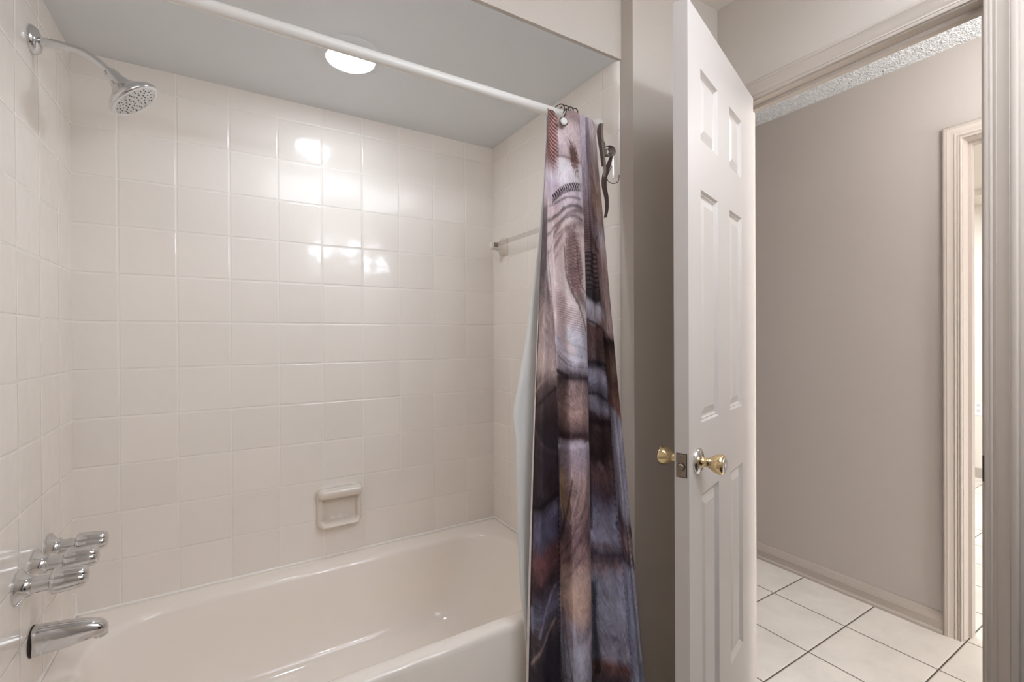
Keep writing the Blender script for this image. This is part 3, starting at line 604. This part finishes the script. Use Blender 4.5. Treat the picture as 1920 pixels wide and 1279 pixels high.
# painted strokes of the print and of fold shade: (path of column, height), half width, colour, strength
KX = np.array([[k[i][0] for k in KEYS] for i in range(3)], float)
def cloth_u(px, y):
    col = np.array([np.interp(y, ROWS, KX[:, k]) for k in range(len(KEYS))])
    if px <= col[4]: return float(np.interp(px, col[:5], range(5)))
    return float(np.interp(px, col[[4, 6, 7, 8, 9]], [5.15, 6, 7, 8, 9]))
STROKES = [  # long lines along fold edges paint in their shade and highlights
    ([(1020, 405), (1040, 387), (1062, 377), (1085, 375)], 2.6, (116, 98, 106), .8), ([(1020, 432), (1040, 412), (1060, 397), (1080, 391), (1096, 400)], 4, (98, 84, 88), .85),
    ([(1020, 462), (1034, 438), (1052, 420), (1072, 411), (1090, 415)], 3.5, (110, 94, 96), .7), ([(1030, 480), (1040, 452), (1056, 437), (1075, 430)], 2, (140, 118, 116), .6),
    ([(1022, 436), (1016, 480), (1010, 540), (1006, 600)], 6, (96, 84, 86), .8), ([(1028, 480), (1032, 540), (1038, 620), (1043, 690)], 2.2, (84, 68, 72), .8),
    ([(1024, 520), (1022, 580), (1014, 640), (1008, 690)], 6, (162, 142, 136), .6), ([(1040, 560), (1046, 600), (1058, 640), (1074, 660)], 9, (206, 190, 188), .6),
    ([(1070, 442), (1067, 480), (1072, 520), (1084, 560), (1098, 602)], 13, (104, 66, 66), .62), ([(1058, 470), (1062, 520), (1076, 562), (1098, 622)], 3, (78, 50, 54), .75), ([(1078, 470), (1080, 505), (1090, 545), (1100, 570)], 2.5, (84, 54, 56), .7),
    ([(1042, 640), (1052, 662), (1075, 676), (1102, 684)], 6, (196, 194, 204), .75), ([(1044, 662), (1056, 678), (1078, 690), (1102, 696)], 1.8, (104, 100, 116), .8), ([(1044, 650), (1054, 668), (1076, 681), (1102, 688)], 1.4, (120, 114, 128), .7),
    ([(1046, 698), (1060, 706), (1080, 710), (1102, 716)], 5, (70, 60, 70), .9), ([(1048, 818), (1070, 812), (1100, 816)], 6, (78, 56, 60), .8), ([(1048, 838), (1072, 834), (1102, 832)], 4, (186, 178, 190), .8),
    ([(1050, 760), (1068, 772), (1090, 770)], 4, (168, 142, 132), .5), ([(1052, 880), (1057, 920), (1062, 962)], 5, (182, 150, 104), .7), ([(1050, 900), (1052, 940), (1056, 970)], 2, (196, 168, 120), .7),
    ([(1072, 896), (1062, 955), (1051, 1010)], 4, (72, 54, 60), .75), ([(1098, 890), (1090, 950), (1070, 1000), (1052, 1040)], 2.4, (96, 74, 80), .7), ([(1104, 950), (1084, 1004), (1056, 1052)], 4, (104, 78, 88), .7), ([(1104, 1000), (1086, 1036), (1058, 1080)], 3, (120, 92, 100), .6),
    ([(1085, 880), (1080, 930), (1068, 970)], 3, (184, 164, 164), .6), ([(1062, 1080), (1080, 1110), (1092, 1150)], 14, (198, 172, 156), .5), ([(1110, 1160), (1108, 1200), (1109, 1235)], 4, (112, 48, 54), .7),
    ([(1056, 1140), (1064, 1200), (1074, 1262)], 3, (104, 102, 120), .7), ([(1070, 1150), (1084, 1200), (1092, 1250)], 7, (176, 178, 194), .6), ([(1052, 1100), (1056, 1180), (1062, 1260)], 3, (84, 66, 74), .6),
    ([(998, 740), (1018, 712), (1040, 700)], 5, (150, 128, 122), .6), ([(1006, 760), (1024, 742), (1042, 730)], 4, (52, 40, 44), .7), ([(1004, 800), (1020, 830), (1040, 850)], 4, (104, 84, 88), .55), ([(1000, 938), (1020, 934), (1042, 928)], 5, (34, 26, 32), .85),
    ([(1010, 990), (1024, 985), (1036, 1000)], 13, (100, 98, 122), .6), ([(1012, 1030), (1024, 1050), (1014, 1066)], 9, (124, 78, 78), .55), ([(1038, 1096), (1022, 1130), (1012, 1164)], 4, (128, 120, 138), .75), ([(998, 1120), (1000, 1150)], 8, (122, 126, 146), .75),
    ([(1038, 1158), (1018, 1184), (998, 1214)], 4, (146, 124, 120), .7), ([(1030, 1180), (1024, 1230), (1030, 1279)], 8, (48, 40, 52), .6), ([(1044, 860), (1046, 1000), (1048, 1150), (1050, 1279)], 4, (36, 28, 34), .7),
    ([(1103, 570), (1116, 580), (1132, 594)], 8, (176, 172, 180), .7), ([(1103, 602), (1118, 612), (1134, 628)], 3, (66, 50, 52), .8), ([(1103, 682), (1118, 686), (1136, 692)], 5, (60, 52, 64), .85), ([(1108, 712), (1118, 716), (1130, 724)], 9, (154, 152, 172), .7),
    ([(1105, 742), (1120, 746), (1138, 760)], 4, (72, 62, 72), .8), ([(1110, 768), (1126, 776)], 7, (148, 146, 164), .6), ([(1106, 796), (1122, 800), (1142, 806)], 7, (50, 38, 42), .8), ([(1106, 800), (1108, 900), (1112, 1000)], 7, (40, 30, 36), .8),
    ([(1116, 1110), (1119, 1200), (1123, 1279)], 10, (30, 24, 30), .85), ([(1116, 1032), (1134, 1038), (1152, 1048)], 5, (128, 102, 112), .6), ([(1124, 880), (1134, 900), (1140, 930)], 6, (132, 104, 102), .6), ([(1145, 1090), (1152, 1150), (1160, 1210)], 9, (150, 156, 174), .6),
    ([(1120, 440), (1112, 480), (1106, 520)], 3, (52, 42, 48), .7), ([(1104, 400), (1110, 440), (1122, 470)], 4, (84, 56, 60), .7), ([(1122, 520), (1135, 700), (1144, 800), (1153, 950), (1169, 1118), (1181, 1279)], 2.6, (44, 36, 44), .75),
    ([(1140, 640), (1150, 648)], 5, (60, 46, 46), .8), ([(1150, 780), (1161, 880), (1174, 980), (1192, 1150), (1201, 1250)], 5.5, (188, 190, 210), .75), ([(1156, 1000), (1166, 1020), (1176, 1050)], 5, (76, 62, 72), .6),
]
PA, CA = np.array(PRINT), np.array(CLOTH)
rng_ = np.array([noise.noise(Vector((a*160, b*46, 2.2))) for a, b, _ in CLOTH])
for path, wpx, rgb, alpha in STROKES:
    pts = catmull([Vector((cloth_u(x, y)*.085, ZK(y), 0)) for x, y in path], 14)
    P2 = np.array([(p.x, p.y) for p in pts]); wz = wpx*.00163
    box_ = (CA[:, 0] > P2[:, 0].min()-4*wz) & (CA[:, 0] < P2[:, 0].max()+4*wz) & (CA[:, 1] > P2[:, 1].min()-4*wz) & (CA[:, 1] < P2[:, 1].max()+4*wz)
    idx = np.nonzero(box_)[0]
    if not len(idx): continue
    d = np.full(len(idx), 9.0); q = CA[idx]
    for p in P2: d = np.minimum(d, np.hypot(q[:, 0]-p[0], q[:, 1]-p[1]))
    d = d*(1+.55*rng_[idx])
    a = (alpha*np.exp(-(d/wz)**2.6))[:, None]
    tgt = c3(*rgb); g_ = tgt.mean(); tgt = np.clip((tgt*.92+g_*.08)*min((g_/.4)**.45*1.72, 1.40)*np.array((1.0, .98, 1.02)), .003, .85)
    PA[idx] = PA[idx]*(1-a)+tgt*a
PRINT = PA
n = N('printed_curtain_cloth'); at_ = n.n('ShaderNodeAttribute', attribute_name='print')
P, _ = n.pos(); cl_ = n.n('ShaderNodeAttribute', attribute_name='cloth')
def warped(sc, amt, stretch, seed):
    nz = n.n('ShaderNodeTexNoise', noise_dimensions='3D'); n.t.links.new(cl_.outputs['Vector'], nz.inputs['Vector']); nz.inputs['Scale'].default_value = sc; nz.inputs['Detail'].default_value = 2
    a1 = n.n('ShaderNodeVectorMath', operation='SCALE'); n.t.links.new(nz.outputs['Color'], a1.inputs[0]); a1.inputs['Scale'].default_value = amt
    a2 = n.n('ShaderNodeVectorMath', operation='ADD'); n.t.links.new(cl_.outputs['Vector'], a2.inputs[0]); n.t.links.new(a1.outputs[0], a2.inputs[1])
    a3 = n.n('ShaderNodeMapping'); n.t.links.new(a2.outputs[0], a3.inputs[0]); a3.inputs['Location'].default_value = (seed, seed*.7, 0); a3.inputs['Scale'].default_value = stretch
    return a3.outputs[0]
hair = n.noise(warped(5, .35, (170, 34, 1), 3.1), 1.0, 4, .65)         # fine strands
hair2 = n.noise(warped(7, .22, (60, 14, 1), 8.3), 1.0, 5, .6)
brush = n.noise(warped(3.2, .5, (16, 9, 1), 5.7), 1.0, 5, .55)         # broad brush strokes
speck = n.noise(cl_.outputs['Vector'], 330, 3, .75)
k1 = n.math('MULTIPLY_ADD', n.math('SUBTRACT', hair, .5), 1.25, 1.0)
k2 = n.math('MULTIPLY_ADD', n.math('SUBTRACT', hair2, .5), 1.2, 1.0)
k3 = n.math('MULTIPLY_ADD', n.math('SUBTRACT', brush, .5), 1.7, 1.0)
k4 = n.math('MULTIPLY_ADD', n.math('SUBTRACT', speck, .5), .7, 1.0)
kk = n.math('MAXIMUM', n.math('MULTIPLY', n.math('MULTIPLY', k1, k2), n.math('MULTIPLY', k3, k4)), .12)
bw = n.n('ShaderNodeRGBToBW'); n.t.links.new(at_.outputs['Color'], bw.inputs[0])
am = n.math('MULTIPLY_ADD', n.smooth(bw.outputs[0], .25, .75), -.62, 1.0)           # pale areas of the print are smoother
kk = n.math('MULTIPLY_ADD', n.math('SUBTRACT', kk, 1.0), am, 1.0)
vm = n.n('ShaderNodeVectorMath', operation='SCALE'); n.t.links.new(at_.outputs['Color'], vm.inputs[0]); n.t.links.new(kk, vm.inputs['Scale'])
n.base(vm.outputs[0], .5, spec=.25)
n.bump(n.math('MULTIPLY', n.noise(P, 900, 1), .0001)); M['curtain'] = n.m
curtain = add_obj('shower_curtain', bm, 'curtain', smooth=True)
attr = curtain.data.attributes.new('print', 'FLOAT_COLOR', 'POINT')
a2_ = curtain.data.attributes.new('cloth', 'FLOAT_VECTOR', 'POINT'); a2_.data.foreach_set('vector', np.array(CLOTH, dtype=np.float32).ravel())
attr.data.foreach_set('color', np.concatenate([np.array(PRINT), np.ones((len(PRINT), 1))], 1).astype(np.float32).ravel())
md = curtain.modifiers.new('cloth', 'SOLIDIFY'); md.thickness = .0008; md.offset = 0
tag(curtain, 'brown and lilac printed shower curtain bunched at the right end of the rod', 'shower curtain')
# white liner behind it
LL = [(215, 1023), (330, 1019), (420, 1012), (500, 1003), (570, 994), (640, 985), (715, 972), (765, 963), (785, 961), (805, 963), (830, 966), (900, 967), (1000, 970), (1100, 975), (1200, 985), (1290, 988), (1340, 988)]
bm = bmesh.new(); rows = []
for y, px in LL:
    pl = [at(px+dx*k_, y, Y+.022*sm(900, 300, y)) for dx, Y in ((0, -.790), (3, -.7945), (9, -.797), (16, -.792), (26, -.789), (40, -.792), (60, -.790)) for k_ in (max(.6, min(1.0, (y-150)/600)),)]
    rows.append(catmull([Vector(p) for p in pl], 6))
cols = list(zip(*rows)); cols = [catmull(c, 8) for c in cols]
G_ = [[bm.verts.new((p.x, p.y, min(p.z, 1.935))) for p in c] for c in cols]
for a, b in zip(G_, G_[1:]):
    for i in range(len(a)-1): bm.faces.new((a[i], a[i+1], b[i+1], b[i]))
ln_ = add_obj('curtain_liner', bm, 'liner', smooth=True)
md = ln_.modifiers.new('vinyl', 'SOLIDIFY'); md.thickness = .0006; md.offset = 0
tag(ln_, 'white liner hanging behind the printed shower curtain', 'shower liner')

# ------------------------------------------------------------------ tieback beside the curtain
YT = -.875
tk = tag(empty('curtain_tieback', at(1138, 290, YT)), 'dark curled tieback hanging from a wire hook at the right edge of the curtain', 'tieback')
def tp(x, y, dy=0): return Vector(at(x, y, YT+dy))
def ribbon(name, spine, half, mat, label=None):
    """a strip of cloth with width along Y swept down a spine"""
    bm = bmesh.new(); L_ = catmull(spine, 8); R_ = []
    for i, p in enumerate(L_):
        t = i/(len(L_)-1); h_ = half*(1+.25*math.sin(5*t)); tw = .9*math.sin(3*t)
        e = Vector((math.sin(tw)*.9, -math.cos(tw), 0)); R_.append([p+e*h_+Vector((.0015, .0005, 0)), p-e*h_+Vector((.0015, .0005, 0)), p-e*h_-Vector((.0015, .0005, 0)), p+e*h_-Vector((.0015, .0005, 0))])
    loft(bm, R_); return add_obj(name, bm, mat, tk, True, label, angle=60)
spiral = [tp(1140+(11-9*k/20)*math.cos(-2.6+.62*k), 285+(12-9.5*k/20)*math.sin(-2.6+.62*k)) for k in range(18)]
ribbon('scroll', [tp(1126, 262), tp(1131, 270)]+spiral, .007, 'grey_fabric', 'grey brown curled end')
ribbon('strap', [tp(1129, 232, .02), tp(1127, 245, .01), tp(1128, 262), tp(1131, 290), tp(1134, 318), tp(1133, 332)], .005, 'grey_fabric')
ribbon('tail', [tp(1147, 292), tp(1140, 312), tp(1134, 330), tp(1133, 350), tp(1137, 370), tp(1138, 390), tp(1135, 408)], .0065, 'dark_fabric', 'dark hanging tail')
ribbon('fold', [tp(1125, 232, .01), tp(1123, 244), tp(1124, 262), tp(1127, 285), tp(1130, 312)], .0045, 'dark_fabric', 'dark cloth edge with the rod end shade painted in')  # dark strip at the curtain edge, rod end shade painted into its colour
bm = bmesh.new(); tube(bm, catmull([tp(1147, 312), tp(1142, 322), tp(1138, 332), tp(1140, 339), tp(1147, 344), tp(1155, 343), tp(1160, 338, -.02), tp(1161, 328, -.02)], 8), .0011, 8); add_obj('wire_hook', bm, 'wire', tk, True, 'thin dark wire hook', angle=50)

# ------------------------------------------------------------------ unseen vanity below the light bar, added to darken bounce and chrome reflections
M['wood'] = plain_mat('dark_stained_wood', lin(70, 52, 40), .45); M['counter'] = plain_mat('beige_counter', lin(200, 186, 168), .2)
va = tag(empty('vanity_cabinet', (1.38, -2.06, 0)), 'unseen dark wooden vanity cabinet added under the light bar on the front wall', 'cabinet')
bm = bmesh.new(); box(bm, 1.0, 1.80, Y_FRONT+.002, -1.90, .09, .80); box(bm, 1.02, 1.78, Y_FRONT+.002, -1.95, 0, .09); add_obj('cabinet_body', bm, 'wood', va)
for a, b in ((1.02, 1.395), (1.405, 1.78)):
    bm = bmesh.new(); box(bm, a, b, -1.899, -1.882, .12, .77); d_ = add_obj('cabinet_door', bm, 'wood', va)
    bm = bmesh.new(); lathe(bm, ((b-.03 if a < 1.2 else a+.03), -1.882, .66), (0, 1, 0), [(0, .006), (.012, .006), (.016, .014), (.024, .012), (.026, .002)], 20); add_obj('pull_knob', bm, 'brass', d_, True)
bm = bmesh.new(); box(bm, .98, 1.82, Y_FRONT+.002, -1.87, .80, .84); box(bm, .98, 1.82, Y_FRONT+.002, Y_FRONT+.02, .84, .94); add_obj('countertop', bm, 'counter', va)
# ------------------------------------------------------------------ lamps and added fill panels
cl = tag(empty('ceiling_light', (.752, -.408, H_SOF)), 'round recessed ceiling light glowing above the bathtub', 'ceiling light')
bm = bmesh.new(); lathe(bm, (.752, -.408, H_SOF), (0, 0, -1), [(0, .106), (.0025, .1055), (.004, .103), (.010, .084), (.0125, .0765), (.0130, .0740), (.009, .0725), (0, .0725)], 56); add_obj('trim_ring', bm, 'soffit', cl, True, 'flat grey trim ring', angle=40)
bm = bmesh.new(); lathe(bm, (.752, -.408, H_SOF), (0, 0, -1), [(.011, .0722), (.0145, .0700), (.016, .050), (.017, .025), (.0172, .001)], 48); add_obj('lens', bm, 'lens', cl, True, 'glowing white lens', angle=60)
vl = tag(empty('vanity_light', (1.36, Y_FRONT, 1.98)), 'wall light bar with three glowing globes facing the bathtub', 'wall light')
bm = bmesh.new(); box(bm, .99, 1.73, Y_FRONT, Y_FRONT+.03, 1.93, 2.03); add_obj('back_plate', bm, 'chrome', vl)
for x in (1.10, 1.36, 1.62):
    bm = bmesh.new(); lathe(bm, (x, Y_FRONT+.03, 1.98), (0, 1, 0), [(0, .03), (.02, .028), (.03, .022)], 24); g_ = add_obj('socket_cup', bm, 'chrome', vl, True, angle=40)
    bm = bmesh.new(); bmesh.ops.create_uvsphere(bm, u_segments=24, v_segments=16, radius=.052, matrix=Matrix.Translation((x, Y_FRONT+.10, 1.98))); add_obj('globe', bm, 'globe', g_, True)
pl = tag(empty('bathroom_fill_panel', (1.15, -1.78, H_CEIL)), 'long unseen fill light added on the bathroom ceiling', 'ceiling light')  # added fill panel standing in for flash bounced off the ceiling
bm = bmesh.new(); box(bm, .58, 1.72, -2.10, -1.48, H_CEIL-.05, H_CEIL-.001); add_obj('housing', bm, 'white_plastic', pl)
bm = bmesh.new(); loft(bm, [rrect(.60+i, 1.70-i, -2.08+i, -1.50-i, .03, z, 6, 4) for i, z in ((0, H_CEIL-.049), (0, H_CEIL-.085), (.02, H_CEIL-.105), (.05, H_CEIL-.11))], (False, True)); add_obj('diffuser', bm, 'panel', pl, True, angle=50)
hl = tag(empty('hall_light', (2.5, -1.68, H_CEIL)), 'glowing globe light hanging just below the hallway ceiling', 'ceiling light')
bm = bmesh.new(); lathe(bm, (2.5, -1.68, H_CEIL), (0, 0, -1), [(0, .07), (.02, .068), (.03, .05), (.035, .014), (.19, .014)], 40); add_obj('stem_base', bm, 'white_plastic', hl, True, angle=40)
bm = bmesh.new(); bmesh.ops.create_uvsphere(bm, u_segments=32, v_segments=20, radius=.085, matrix=Matrix.Translation((2.5, -1.68, H_CEIL-.27))); add_obj('glass_globe', bm, 'hallglobe', hl, True)
fl = tag(empty('far_room_fill_light', (4.6, -.2, H_CEIL)), 'unseen square fill light added to brighten the room beyond the hallway', 'ceiling light')  # added fill panel in place of the window light in that room
bm = bmesh.new(); box(bm, 4.28, 4.92, -.52, .12, H_CEIL-.05, H_CEIL); add_obj('housing', bm, 'white_plastic', fl)
bm = bmesh.new(); box(bm, 4.3, 4.9, -.5, .1, H_CEIL-.056, H_CEIL-.048); add_obj('diffuser', bm, 'far_fill', fl)
# outlet on the far wall
ou = tag(empty('wall_outlet', (6.0, -.60, .60)), 'small wall outlet low on the bright far wall', 'outlet')
bm = bmesh.new(); box(bm, 5.994, 6.0, -.635, -.565, .545, .66); add_obj('cover_plate', bm, 'white_plastic', ou)
for z in (.575, .622):
    bm = bmesh.new(); box(bm, 5.9925, 5.995, -.612, -.588, z, z+.022); add_obj('receptacle', bm, 'spray', ou)
